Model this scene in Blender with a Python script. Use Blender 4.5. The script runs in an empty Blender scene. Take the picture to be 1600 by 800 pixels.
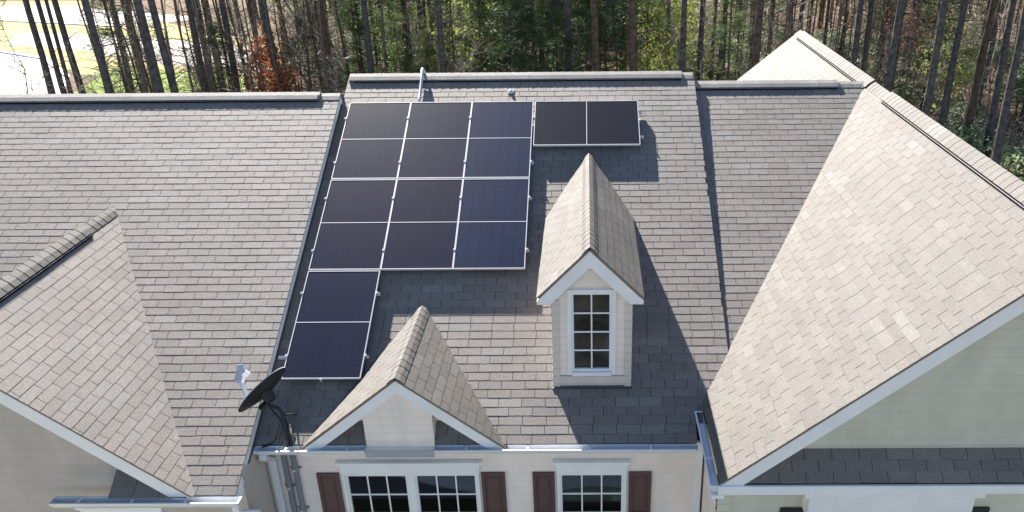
import bpy, bmesh, math, random
from mathutils import Vector, Matrix
from math import radians as R, sin, cos, pi
random.seed(7)
S = bpy.context.scene
COL = S.collection
# ------------------------------------------------------------------ camera
CAM = Vector((4.7255, -6.6427, 6.9938)); YAW, PIT, ROL = -0.0094, 0.4339, 0.0105; FPX, CX, CY = 1263.9, 909.0, 400.0
fw = Vector((sin(YAW)*cos(PIT), cos(YAW)*cos(PIT), -sin(PIT))); r0 = Vector((cos(YAW), -sin(YAW), 0)); d0 = fw.cross(r0)
rt = r0*cos(ROL) + d0*sin(ROL); dn = -r0*sin(ROL) + d0*cos(ROL)
cd = bpy.data.cameras.new('camera'); cam = bpy.data.objects.new('camera', cd); COL.objects.link(cam); S.camera = cam
cd.sensor_width = 36; cd.lens = 36*FPX/1600; cd.shift_x = (800-CX)/1600; cd.clip_end = 1500; cd.clip_start = .1
m = Matrix((rt, -dn, -fw)).transposed().to_4x4(); m.translation = CAM; cam.matrix_world = m
# ------------------------------------------------------------------ light
SUN = Vector((.455, -1, -.745)).normalized()
elev = math.asin(-SUN.z)
S.world = bpy.data.worlds.new('World'); S.world.use_nodes = True
wn = S.world.node_tree; wn.nodes.clear()
sky = wn.nodes.new('ShaderNodeTexSky'); sky.sky_type = 'NISHITA'; sky.sun_disc = False; sky.sun_elevation = elev
sky.sun_rotation = math.atan2(-SUN.x, -SUN.y); sky.air_density = 1.0; sky.dust_density = .4; sky.ozone_density = 1.5
bg = wn.nodes.new('ShaderNodeBackground'); bg.inputs[1].default_value = .05
wo = wn.nodes.new('ShaderNodeOutputWorld'); wn.links.new(sky.outputs[0], bg.inputs[0]); wn.links.new(bg.outputs[0], wo.inputs[0])
sl = bpy.data.lights.new('sun', 'SUN'); sl.energy = 5.0; sl.angle = R(.53); sl.color = (1, .93, .84)
so = bpy.data.objects.new('sun', sl); COL.objects.link(so); so.rotation_euler = SUN.to_track_quat('-Z', 'Y').to_euler(); so.location = (0, 0, 40)
S.view_settings.view_transform = 'Standard'; S.view_settings.look = 'None'; S.view_settings.gamma = 1
S.view_settings.exposure = 1.92
S.cycles.max_bounces = 6; S.cycles.transparent_max_bounces = 8

GZ = -6.2                       # ground level; eaves of the middle house are near z = 0.7

# ------------------------------------------------------------------ materials
def mat(name, col, rough=.7, spec=.3, metal=0, noise=0, nscale=20, bump=0, bscale=60, coat=0):
    M = bpy.data.materials.new(name); M.use_nodes = True; nt = M.node_tree; b = nt.nodes['Principled BSDF']
    b.inputs['Roughness'].default_value = rough; b.inputs['Specular IOR Level'].default_value = spec; b.inputs['Metallic'].default_value = metal
    b.inputs['Base Color'].default_value = (*col, 1)
    if coat: b.inputs['Coat Weight'].default_value = coat; b.inputs['Coat Roughness'].default_value = .06
    tc = nt.nodes.new('ShaderNodeTexCoord')
    if noise:
        n = nt.nodes.new('ShaderNodeTexNoise'); n.inputs['Scale'].default_value = nscale; n.inputs['Detail'].default_value = 6
        nt.links.new(tc.outputs['Object'], n.inputs['Vector'])
        mp = nt.nodes.new('ShaderNodeMapRange'); mp.inputs[1].default_value = .3; mp.inputs[2].default_value = .7; mp.inputs[3].default_value = 1-noise; mp.inputs[4].default_value = 1+noise
        nt.links.new(n.outputs[0], mp.inputs[0])
        mx = nt.nodes.new('ShaderNodeVectorMath'); mx.operation = 'SCALE'; mx.inputs[0].default_value = col
        nt.links.new(mp.outputs[0], mx.inputs['Scale']); nt.links.new(mx.outputs[0], b.inputs['Base Color'])
    if bump:
        n = nt.nodes.new('ShaderNodeTexNoise'); n.inputs['Scale'].default_value = bscale; n.inputs['Detail'].default_value = 5
        nt.links.new(tc.outputs['Object'], n.inputs['Vector'])
        bp = nt.nodes.new('ShaderNodeBump'); bp.inputs['Strength'].default_value = bump; bp.inputs['Distance'].default_value = .01
        nt.links.new(n.outputs[0], bp.inputs['Height']); nt.links.new(bp.outputs[0], b.inputs['Normal'])
    return M

def shingle_mat(name, base, warm, light, contrast, spec=1.0):
    M = bpy.data.materials.new(name); M.use_nodes = True; nt = M.node_tree; L = nt.links; b = nt.nodes['Principled BSDF']
    b.inputs['Roughness'].default_value = .73; b.inputs['Specular IOR Level'].default_value = spec
    at = nt.nodes.new('ShaderNodeAttribute'); at.attribute_name = 'tone'
    sp = nt.nodes.new('ShaderNodeSeparateColor'); L.new(at.outputs['Color'], sp.inputs[0])
    tc = nt.nodes.new('ShaderNodeTexCoord')
    mx = nt.nodes.new('ShaderNodeMix'); mx.data_type = 'RGBA'; mx.inputs[6].default_value = (*base, 1); mx.inputs[7].default_value = (*warm, 1); L.new(sp.outputs[1], mx.inputs[0])
    mx2 = nt.nodes.new('ShaderNodeMix'); mx2.data_type = 'RGBA'; mx2.inputs[7].default_value = (*light, 1); L.new(mx.outputs[2], mx2.inputs[6]); L.new(sp.outputs[2], mx2.inputs[0])
    mr = nt.nodes.new('ShaderNodeMapRange'); mr.inputs[3].default_value = 1-contrast; mr.inputs[4].default_value = 1+contrast; L.new(sp.outputs[0], mr.inputs[0])
    n1 = nt.nodes.new('ShaderNodeTexNoise'); n1.inputs['Scale'].default_value = 55; n1.inputs['Detail'].default_value = 4; L.new(tc.outputs['Object'], n1.inputs['Vector'])
    m1 = nt.nodes.new('ShaderNodeMapRange'); m1.inputs[1].default_value = .3; m1.inputs[2].default_value = .7; m1.inputs[3].default_value = .74; m1.inputs[4].default_value = 1.26; L.new(n1.outputs[0], m1.inputs[0])
    n2 = nt.nodes.new('ShaderNodeTexNoise'); n2.inputs['Scale'].default_value = 1.3; n2.inputs['Detail'].default_value = 5; n2.inputs['Roughness'].default_value = .65; L.new(tc.outputs['Object'], n2.inputs['Vector'])
    m2 = nt.nodes.new('ShaderNodeMapRange'); m2.inputs[1].default_value = .3; m2.inputs[2].default_value = .7; m2.inputs[3].default_value = .85; m2.inputs[4].default_value = 1.12; L.new(n2.outputs[0], m2.inputs[0])
    a = nt.nodes.new('ShaderNodeMath'); a.operation = 'MULTIPLY'; L.new(mr.outputs[0], a.inputs[0]); L.new(m1.outputs[0], a.inputs[1])
    c = nt.nodes.new('ShaderNodeMath'); c.operation = 'MULTIPLY'; L.new(a.outputs[0], c.inputs[0]); L.new(m2.outputs[0], c.inputs[1])
    v = nt.nodes.new('ShaderNodeVectorMath'); v.operation = 'SCALE'; L.new(mx2.outputs[2], v.inputs[0]); L.new(c.outputs[0], v.inputs['Scale']); L.new(v.outputs[0], b.inputs['Base Color'])
    n3 = nt.nodes.new('ShaderNodeTexNoise'); n3.inputs['Scale'].default_value = 150; n3.inputs['Detail'].default_value = 3; L.new(tc.outputs['Object'], n3.inputs['Vector'])
    bp = nt.nodes.new('ShaderNodeBump'); bp.inputs['Strength'].default_value = .9; bp.inputs['Distance'].default_value = .008; L.new(n3.outputs[0], bp.inputs['Height']); L.new(bp.outputs[0], b.inputs['Normal'])
    return M

M = {}
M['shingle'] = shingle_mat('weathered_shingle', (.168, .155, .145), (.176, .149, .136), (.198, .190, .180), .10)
M['shingle_sun_dimmed'] = shingle_mat('weathered_shingle_sun_dimmed', (.105, .101, .095), (.108, .098, .090), (.128, .124, .118), .09, .58)  # same shingle, colour darkened to offset strong sun on the cross gables
M['shingle_cap'] = shingle_mat('ridge_cap_shingle', (.25, .235, .22), (.26, .23, .205), (.28, .27, .26), .06)
M['slot'] = mat('shingle_slot', (.03, .028, .026), .95, .1)
M['deck'] = mat('deck_wood', (.25, .2, .15), .9, .1)
M['white'] = mat('white_trim', (.86, .87, .87), .45, .4, noise=.05, nscale=3)
M['beige'] = mat('beige_siding', (.70, .63, .57), .6, .3, noise=.035, nscale=5)
M['cream'] = mat('cream_siding', (.90, .80, .72), .6, .3, noise=.035, nscale=5)
M['taupe'] = mat('taupe_siding', (.53, .475, .42), .6, .3, noise=.05, nscale=4)
M['sage'] = mat('sage_siding', (.62, .61, .50), .6, .3, noise=.05, nscale=4)
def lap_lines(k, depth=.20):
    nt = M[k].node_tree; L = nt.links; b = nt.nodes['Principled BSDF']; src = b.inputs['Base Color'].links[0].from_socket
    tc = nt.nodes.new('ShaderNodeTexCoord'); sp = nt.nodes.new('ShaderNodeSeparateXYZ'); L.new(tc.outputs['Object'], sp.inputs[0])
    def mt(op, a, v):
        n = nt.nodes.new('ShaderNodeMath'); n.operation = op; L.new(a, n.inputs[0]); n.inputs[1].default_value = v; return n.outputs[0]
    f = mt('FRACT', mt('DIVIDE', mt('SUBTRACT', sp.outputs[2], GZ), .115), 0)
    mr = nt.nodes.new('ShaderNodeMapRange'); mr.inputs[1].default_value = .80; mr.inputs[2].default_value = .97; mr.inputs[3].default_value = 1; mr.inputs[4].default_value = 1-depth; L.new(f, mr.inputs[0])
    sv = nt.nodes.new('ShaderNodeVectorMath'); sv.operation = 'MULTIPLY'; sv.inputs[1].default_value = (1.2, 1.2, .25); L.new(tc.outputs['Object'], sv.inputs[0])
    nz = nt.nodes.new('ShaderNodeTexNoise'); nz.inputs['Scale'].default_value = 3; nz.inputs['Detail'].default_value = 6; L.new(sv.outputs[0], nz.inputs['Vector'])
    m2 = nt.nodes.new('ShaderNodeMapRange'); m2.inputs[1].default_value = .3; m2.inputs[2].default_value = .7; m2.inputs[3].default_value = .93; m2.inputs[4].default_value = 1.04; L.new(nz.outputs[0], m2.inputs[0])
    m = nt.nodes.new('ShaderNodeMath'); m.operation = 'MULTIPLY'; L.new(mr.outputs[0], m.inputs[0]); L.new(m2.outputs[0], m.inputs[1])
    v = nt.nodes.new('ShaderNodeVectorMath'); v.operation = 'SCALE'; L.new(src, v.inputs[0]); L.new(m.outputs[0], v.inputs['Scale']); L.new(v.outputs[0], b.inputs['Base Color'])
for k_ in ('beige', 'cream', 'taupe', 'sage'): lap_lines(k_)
M['maroon'] = mat('maroon_shutter', (.11, .062, .060), .5, .4, noise=.1, nscale=6)
M['black'] = mat('black_shutter', (.02, .022, .025), .5, .4)
M['gutter'] = mat('gutter_metal', (.74, .76, .79), .35, .5, noise=.06, nscale=4)
M['darkm'] = mat('dark_metal', (.025, .025, .028), .5, .4)
M['greypipe'] = mat('grey_conduit', (.25, .26, .27), .5, .4)
M['ltmetal'] = mat('galvanised', (.55, .57, .6), .35, .5, metal=.6)
M['lip'] = mat('vent_lip', (.30, .30, .31), .9, .05)
M['vent_core'] = mat('vent_core', (.012, .012, .013), .95, .02)
M['alum'] = mat('aluminium_frame', (.82, .80, .80), .35, .5, metal=.3)
M['white_pl'] = mat('white_plastic', (.48, .51, .55), .4, .5)
M['blind'] = mat('brown_blind', (.07, .034, .022), .6, .3)
M['blind'].node_tree.nodes['Principled BSDF'].inputs['Specular IOR Level'].default_value = .2
M['room'] = mat('dark_room', (.012, .011, .011), .9, .1)
M['teal'] = mat('teal_cloth', (.03, .12, .14), .8, .2, noise=.4, nscale=8)
M['flash'] = mat('lead_flashing', (.07, .075, .08), .5, .3)
M['bandgrey'] = mat('grey_fascia', (.36, .39, .43), .5, .4)

def glass_mat():
    g = bpy.data.materials.new('window_glass'); g.use_nodes = True; nt = g.node_tree; nt.nodes.clear()
    o = nt.nodes.new('ShaderNodeOutputMaterial'); mx = nt.nodes.new('ShaderNodeMixShader'); t = nt.nodes.new('ShaderNodeBsdfTransparent'); gl = nt.nodes.new('ShaderNodeBsdfGlossy')
    gl.inputs['Roughness'].default_value = .01; t.inputs[0].default_value = (.8, .85, .85, 1)
    fr = nt.nodes.new('ShaderNodeFresnel'); fr.inputs[0].default_value = 1.5
    mp = nt.nodes.new('ShaderNodeMath'); mp.operation = 'MULTIPLY'; mp.inputs[1].default_value = 1.15; mp.use_clamp = True
    nt.links.new(fr.outputs[0], mp.inputs[0]); nt.links.new(mp.outputs[0], mx.inputs[0]); nt.links.new(t.outputs[0], mx.inputs[1]); nt.links.new(gl.outputs[0], mx.inputs[2]); nt.links.new(mx.outputs[0], o.inputs[0])
    return g
M['glass'] = glass_mat()

def cell_mat(name, col, refl):
    c = bpy.data.materials.new(name); c.use_nodes = True; nt = c.node_tree; L = nt.links; b = nt.nodes['Principled BSDF']
    b.inputs['Roughness'].default_value = .3; b.inputs['Coat Weight'].default_value = refl; b.inputs['Coat Roughness'].default_value = .08; b.inputs['Specular IOR Level'].default_value = .2
    uv = nt.nodes.new('ShaderNodeUVMap'); sp = nt.nodes.new('ShaderNodeSeparateXYZ'); L.new(uv.outputs[0], sp.inputs[0])
    def lines(sock, n, w):
        a = nt.nodes.new('ShaderNodeMath'); a.operation = 'MULTIPLY'; a.inputs[1].default_value = n; L.new(sock, a.inputs[0])
        f = nt.nodes.new('ShaderNodeMath'); f.operation = 'FRACT'; L.new(a.outputs[0], f.inputs[0])
        l = nt.nodes.new('ShaderNodeMath'); l.operation = 'LESS_THAN'; l.inputs[1].default_value = w; L.new(f.outputs[0], l.inputs[0]); return l.outputs[0]
    def mx(fac, c1, c2s=None, c2=None):
        q = nt.nodes.new('ShaderNodeMix'); q.data_type = 'RGBA'; L.new(fac, q.inputs[0]); L.new(c1, q.inputs[6])
        q.inputs[7].default_value = (*c2, 1); return q.outputs[2]
    tc = nt.nodes.new('ShaderNodeTexCoord')
    nz = nt.nodes.new('ShaderNodeTexNoise'); nz.inputs['Scale'].default_value = 2.2; nz.inputs['Detail'].default_value = 5; L.new(tc.outputs['Object'], nz.inputs['Vector'])
    cr = nt.nodes.new('ShaderNodeMix'); cr.data_type = 'RGBA'; L.new(nz.outputs[0], cr.inputs[0]); cr.inputs[6].default_value = (*[k*.7 for k in col], 1); cr.inputs[7].default_value = (*[k*1.4 for k in col], 1)
    o = cr.outputs[2]
    o = mx(lines(sp.outputs[0], 54, .13), o, c2=tuple(k*2.4+.010 for k in col))       # busbar wires
    o = mx(lines(sp.outputs[0], 6, .018), o, c2=(.010, .010, .013))
    o = mx(lines(sp.outputs[1], 20, .05), o, c2=(.010, .010, .013))
    L.new(o, b.inputs['Base Color']); return c
M['cell_a'] = cell_mat('solar_cells_violet', (.010, .012, .031), .28)
M['cell_b'] = cell_mat('solar_cells_blue', (.013, .020, .050), .35)
M['cell_c'] = cell_mat('solar_cells_black', (.011, .012, .019), .25)

def ground_mat():
    g = bpy.data.materials.new('forest_floor'); g.use_nodes = True; nt = g.node_tree; L = nt.links; b = nt.nodes['Principled BSDF']
    b.inputs['Roughness'].default_value = .95; b.inputs['Specular IOR Level'].default_value = .1
    tc = nt.nodes.new('ShaderNodeTexCoord')
    n = nt.nodes.new('ShaderNodeTexNoise'); n.inputs['Scale'].default_value = .12; n.inputs['Detail'].default_value = 8; n.inputs['Roughness'].default_value = .7; L.new(tc.outputs['Object'], n.inputs['Vector'])
    r = nt.nodes.new('ShaderNodeValToRGB'); e = r.color_ramp.elements; e[0].position = .38; e[0].color = (.13, .08, .05, 1); e[1].position = .62; e[1].color = (.06, .075, .025, 1)
    x = e.new(.5); x.color = (.13, .095, .062, 1); L.new(n.outputs[0], r.inputs[0])
    n2 = nt.nodes.new('ShaderNodeTexNoise'); n2.inputs['Scale'].default_value = 3.5; n2.inputs['Detail'].default_value = 8; n2.inputs['Roughness'].default_value = .8; L.new(tc.outputs['Object'], n2.inputs['Vector'])
    m2 = nt.nodes.new('ShaderNodeMapRange'); m2.inputs[1].default_value = .3; m2.inputs[2].default_value = .7; m2.inputs[3].default_value = .35; m2.inputs[4].default_value = 1.8; L.new(n2.outputs[0], m2.inputs[0])
    v = nt.nodes.new('ShaderNodeVectorMath'); v.operation = 'SCALE'; L.new(r.outputs[0], v.inputs[0]); L.new(m2.outputs[0], v.inputs['Scale']); L.new(v.outputs[0], b.inputs['Base Color'])
    return g
M['ground'] = ground_mat()
M['concrete'] = mat('pale_concrete', (.40, .38, .365), .9, .2, noise=.1, nscale=.6)
M['lawn'] = mat('spring_lawn', (.17, .24, .045), .95, .1, noise=.45, nscale=.8)
M['drylawn'] = mat('dry_lawn', (.33, .30, .14), .95, .1, noise=.35, nscale=.5)
M['bounce_pave'] = mat('front_bounce_pavement', (.75, .68, .60), .9, .2, noise=.12, nscale=1.5)  # pale and warm so it throws light up at the front walls
M['mulch'] = mat('tan_walk', (.42, .34, .22), .9, .2, noise=.1, nscale=2)

def leafy(name, c1, c2, trans=.25):
    g = bpy.data.materials.new(name); g.use_nodes = True; nt = g.node_tree; L = nt.links; b = nt.nodes['Principled BSDF']
    b.inputs['Roughness'].default_value = .6; b.inputs['Specular IOR Level'].default_value = .25
    ge = nt.nodes.new('ShaderNodeNewGeometry'); mx = nt.nodes.new('ShaderNodeMix'); mx.data_type = 'RGBA'
    mx.inputs[6].default_value = (*c1, 1); mx.inputs[7].default_value = (*c2, 1); L.new(ge.outputs['Random Per Island'], mx.inputs[0]); L.new(mx.outputs[2], b.inputs['Base Color'])
    tr = nt.nodes.new('ShaderNodeBsdfTranslucent'); L.new(mx.outputs[2], tr.inputs[0]); ms = nt.nodes.new('ShaderNodeMixShader'); ms.inputs[0].default_value = trans
    o = nt.nodes['Material Output']; L.new(b.outputs[0], ms.inputs[1]); L.new(tr.outputs[0], ms.inputs[2]); L.new(ms.outputs[0], o.inputs[0]); return g
M['needle'] = leafy('pine_needles', (.020, .05, .018), (.055, .105, .03))
M['needle_b'] = leafy('light_pine_needles', (.06, .12, .035), (.16, .22, .07), .4)
M['laurel'] = leafy('laurel_leaves', (.09, .14, .06), (.42, .48, .30), .35)
M['yleaf'] = leafy('spring_leaves', (.20, .27, .05), (.36, .38, .11), .5)
M['rust'] = leafy('rusty_leaves', (.16, .05, .02), (.34, .13, .06), .35)
M['redbud'] = leafy('red_buds', (.20, .07, .06), (.32, .15, .11), .4)
M['litter'] = leafy('fallen_leaves', (.15, .08, .045), (.50, .34, .23), .1)
M['twig'] = leafy('pale_twigs', (.14, .11, .09), (.60, .53, .46), 0)
M['bark'] = mat('pine_bark', (.10, .096, .098), .95, .1, noise=.45, nscale=5, bump=.8, bscale=9)
M['bark_b'] = mat('brown_bark', (.10, .075, .060), .95, .1, noise=.45, nscale=5, bump=.8, bscale=9)
M['bark_c'] = mat('sapling_bark', (.15, .125, .10), .95, .1, noise=.4, nscale=6)

# ------------------------------------------------------------------ builders
def V(*a): return Vector(a)
class MB:
    def __init__(s): s.v = []; s.f = []; s.m = []; s.t = []
    def face(s, pts, mi=0, tone=(.5, .5, 0)):
        b = len(s.v); s.v += [tuple(p) for p in pts]; s.f.append(tuple(range(b, b+len(pts)))); s.m.append(mi); s.t.append(tone)
    def hexa(s, p, mi=0, tone=(.5, .5, 0)):      # p: 4 bottom + 4 top, both ccw from above
        b = len(s.v); s.v += [tuple(q) for q in p]
        for f in ((3, 2, 1, 0), (4, 5, 6, 7), (0, 1, 5, 4), (1, 2, 6, 5), (2, 3, 7, 6), (3, 0, 4, 7)):
            s.f.append(tuple(b+i for i in f)); s.m.append(mi); s.t.append(tone)
    def box(s, a, b, mi=0):
        x0, y0, z0 = a; x1, y1, z1 = b
        s.hexa([(x0, y0, z0), (x1, y0, z0), (x1, y1, z0), (x0, y1, z0), (x0, y0, z1), (x1, y0, z1), (x1, y1, z1), (x0, y1, z1)], mi)
    def slab(s, O, u, w, n, U, W, N, mi=0):      # oriented box from corner O
        O = Vector(O); u = Vector(u)*U; w = Vector(w)*W; n = Vector(n)*N
        s.hexa([O, O+u, O+u+w, O+w, O+n, O+u+n, O+u+w+n, O+w+n], mi)
    def bar(s, a, b, w, h, up=(0, 0, 1), mi=0):   # box beam centred on a-b
        a = Vector(a); b = Vector(b); d = (b-a).normalized(); x = d.cross(Vector(up)).normalized(); z = x.cross(d)
        s.hexa([a-x*w/2-z*h/2, a+x*w/2-z*h/2, b+x*w/2-z*h/2, b-x*w/2-z*h/2, a-x*w/2+z*h/2, a+x*w/2+z*h/2, b+x*w/2+z*h/2, b-x*w/2+z*h/2], mi)
    def tube(s, pts, r, n=8, mi=0, cap=True):
        pts = [Vector(p) for p in pts]; rs = r if isinstance(r, (list, tuple)) else [r]*len(pts); base = len(s.v); ref = None
        for i, p in enumerate(pts):
            d = (pts[min(i+1, len(pts)-1)]-pts[max(i-1, 0)]).normalized()
            if ref is None: ref = d.orthogonal().normalized()
            ref = (ref-d*ref.dot(d)).normalized(); y = d.cross(ref)
            for k in range(n): a = 2*pi*k/n; s.v.append(tuple(p+(ref*cos(a)+y*sin(a))*rs[i]))
        for i in range(len(pts)-1):
            for k in range(n):
                a = base+i*n+k; b = base+i*n+(k+1) % n; s.f.append((a, b, b+n, a+n)); s.m.append(mi); s.t.append((.5, .5, 0))
        if cap:
            s.f.append(tuple(base+k for k in reversed(range(n)))); s.m.append(mi); s.t.append((.5, .5, 0))
            e = base+(len(pts)-1)*n; s.f.append(tuple(e+k for k in range(n))); s.m.append(mi); s.t.append((.5, .5, 0))
    def mesh(s, name, mats, smooth=False, tone=False):
        me = bpy.data.meshes.new(name); me.from_pydata(s.v, [], s.f)
        for q in (mats if isinstance(mats, (list, tuple)) else [mats]): me.materials.append(q)
        me.polygons.foreach_set('material_index', s.m)
        if smooth: me.polygons.foreach_set('use_smooth', [True]*len(s.f))
        if tone:
            a = me.attributes.new('tone', 'FLOAT_COLOR', 'FACE'); a.data.foreach_set('color', [c for t in s.t for c in (*t, 1)])
        me.update(); return me
    def build(s, name, mats, parent=None, smooth=False, tone=False, bevel=0):
        o = link(name, s.mesh(name, mats, smooth, tone), parent)
        if bevel:
            b = o.modifiers.new('bevel', 'BEVEL'); b.width = bevel; b.segments = 2; b.limit_method = 'ANGLE'
        return o
def link(name, me, parent=None):
    o = bpy.data.objects.new(name, me); COL.objects.link(o)
    if parent: 
        o.parent = parent; o.matrix_parent_inverse = Matrix.Translation(parent.location).inverted() if parent.parent is None and parent.data is None else Matrix()
    return o
def tag(o, label=None, cat=None, group=None, kind=None):
    for k, v in (('label', label), ('category', cat), ('group', group), ('kind', kind)):
        if v: o[k] = v
    return o
def empty(name, loc, label, cat, group=None):
    o = bpy.data.objects.new(name, None); COL.objects.link(o); o.location = loc; o.empty_display_size = .2; return tag(o, label, cat, group)

def tone(): 
    r = random.random(); return (random.random(), random.random()*.9, (random.random()**6))
def shingles(mb, O, u, s, U, SL, e=.125, tab=.298, th=.0036, seed=0, thick=.03):
    """courses of 3-tab shingles on the plane O + a*u + b*s ; real butts and slots"""
    rnd = random.Random(seed); O = Vector(O); u = Vector(u).normalized(); s = Vector(s).normalized(); n = u.cross(s).normalized()
    if n.z < 0: n = -n
    P = lambda a, b, h: O+u*a+s*b+n*h
    mb.face([P(0, 0, 0), P(U, 0, 0), P(U, SL, 0), P(0, SL, 0)], 1)
    mb.hexa([P(0.01, 0.01, -thick), P(U-.01, 0.01, -thick), P(U-.01, SL, -thick), P(.01, SL, -thick), P(.01, .01, -.002), P(U-.01, .01, -.002), P(U-.01, SL, -.002), P(.01, SL, -.002)], 2)
    nc = int(math.ceil(SL/e)); run = 0; last = None
    for i in range(nc):
        b0 = i*e; b1 = min(b0+e, SL)
        a = -tab*(.5 if i % 2 else 0)-tab*rnd.choice([0, .33, .5])*(1 if rnd.random() < .15 else 0) - rnd.uniform(0, .02)
        wav = rnd.uniform(-.0015, .0015)
        while a < U:
            w = tab*rnd.uniform(.98, 1.02); a0 = max(a+.0035, 0); a1 = min(a+w-.0035, U); a += w
            if a1-a0 < .02: continue
            if run <= 0: cur = (rnd.random(), rnd.random(), rnd.random()**7); run = rnd.choice([1, 1, 1, 2, 3])
            run -= 1
            t = tuple(min(1, max(0, c+rnd.uniform(-.12, .12))) for c in cur[:2])+(cur[2],)
            dl = rnd.uniform(-.003, .003)+wav; dr = dl+rnd.uniform(-.0015, .0015); h = th*rnd.uniform(.85, 1.25)
            p = [P(a0, b0+dl, h), P(a1, b0+dr, h), P(a1, b1, .0012), P(a0, b1, .0012)]
            q = [P(a0, b0+dl, 0), P(a1, b0+dr, 0), P(a1, b1, 0), P(a0, b1, 0)]
            mb.face(p, 0, t); mb.face([q[0], q[1], p[1], p[0]], 0, (0, .3, 0)); mb.face([q[1], q[2], p[2], p[1]], 0, (0, .3, 0)); mb.face([q[3], q[0], p[0], p[3]], 0, (0, .3, 0))
def cut_mesh(o, planes):
    bm = bmesh.new(); bm.from_mesh(o.data)
    for co, no in planes: bmesh.ops.bisect_plane(bm, geom=bm.verts[:]+bm.edges[:]+bm.faces[:], plane_co=co, plane_no=no, clear_outer=True)
    bm.to_mesh(o.data); bm.free(); return o
ROOF = lambda k='shingle': [M[k], M['slot'], M['deck']]

def ridge_cap(mb, a, b, sl, sr, w=.15, raise_=.028, th=.014, e=.14, seed=1, mi=0):
    """cap shingles folded over the ridge a->b; sl / sr unit vectors going down each slope"""
    rnd = random.Random(seed); a = Vector(a); b = Vector(b); d = (b-a); Ln = d.length; d.normalize(); sl = Vector(sl).normalized(); sr = Vector(sr).normalized(); up = V(0, 0, 1)
    k = 0.0
    while k < Ln-.01:
        k1 = min(k+e, Ln); t = (rnd.random(), rnd.random()*.8, rnd.random()**5)
        lift0 = raise_+.002+rnd.uniform(0, .0025); lift1 = raise_
        for s_ in (sl, sr):
            nn = d.cross(s_); nn = nn if nn.z > 0 else -nn; nn.normalize()
            mid = s_*(w*.45)
            A0 = a+d*k+up*lift0*1.15; A1 = a+d*k1+up*lift1*1.15
            B0 = a+d*k+s_*w+nn*lift0; B1 = a+d*k1+s_*w+nn*lift1
            C0 = a+d*k+mid+nn*(lift0+.009); C1 = a+d*k1+mid+nn*(lift1+.009)
            A0 = A0+up*.004; A1 = A1+up*.004
            for q in ([A0, C0, C1, A1], [C0, B0, B1, C1]): mb.face(q, mi, t)
            mb.face([B0, B0-nn*th, B1-nn*th, B1], mi, t)
            if k == 0 or k1 >= Ln-.011: 
                for A_, B_, C_ in ((A0, B0, C0), (A1, B1, C1)): mb.face([A_, C_, C_-nn*(lift0+.008), A_-up*(lift0+.01)], mi, (0, .3, 0)); mb.face([C_, B_, B_-nn*(lift0), C_-nn*(lift0+.008)], mi, (0, .3, 0))
            else: mb.face([C0, B0, B0-nn*.004, C0-nn*.004], mi, (0, .3, 0)); mb.face([A0, C0, C0-nn*.004, A0-up*.004], mi, (0, .3, 0))
        k = k1
def vent_strip(mb, a, b, s_, w=.15, mi=0):
    """dark vent core with a pale aluminium lip, just under the cap"""
    a = Vector(a); b = Vector(b); d = (b-a).normalized(); s_ = Vector(s_).normalized(); nn = d.cross(s_); nn = nn if nn.z > 0 else -nn
    L = (b-a).length
    mb.slab(a+s_*.01+nn*.006, d, s_, nn, L, w+.030, .016, mi)
    mb.slab(a+s_*(w+.018)+nn*.0225, d, s_, nn, L, .006, .004, mi+1)

def siding(mb, x0, x1, z0, z1, y, lap=.115, th=.016, planes=(), axis='x', sgn=-1, holes=()):
    """lap siding on a wall facing -y (axis x) or +-x (axis y); planes: (co, no) cuts, the side of no is removed"""
    bm = bmesh.new(); z = z0; rnd = random.Random(int(x0*100+z0*10))
    def P(a, z, o): return (a, y-o, z) if axis == 'x' else (y+o*sgn*-1 if False else y+sgn*o, a, z)
    hz = sorted({h for q in holes for h in q[2:4]})
    while z < z1-1e-4:
        t = min(z+lap, z1); cuts = [z]+[h for h in hz if z < h < t]+[t]
        for za, zb in zip(cuts, cuts[1:]):
            ha = th+(.001-th)*(za-z)/lap; hb = th+(.001-th)*(zb-z)/lap
            xs = [x0]; 
            for q in sorted(holes): 
                if q[2] <= (za+zb)/2 <= q[3]: xs += [q[0], q[1]]
            xs.append(x1)
            for xa, xb in zip(xs[::2], xs[1::2]):
                fs = [[P(xa, za, ha), P(xb, za, ha), P(xb, zb, hb), P(xa, zb, hb)]]
                if za == z: fs.append([P(xa, z, 0), P(xb, z, 0), P(xb, z, th), P(xa, z, th)])
                for q in fs: bm.faces.new([bm.verts.new(c) for c in q])
        z = t
    for co, no in planes:
        bmesh.ops.bisect_plane(bm, geom=bm.verts[:]+bm.edges[:]+bm.faces[:], plane_co=co, plane_no=no, clear_outer=True)
    bm.verts.index_update(); b = len(mb.v); mb.v += [tuple(v.co) for v in bm.verts]
    for f in bm.faces: mb.f.append(tuple(b+v.index for v in f.verts)); mb.m.append(0); mb.t.append((.5, .5, 0))
    bm.free()

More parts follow.
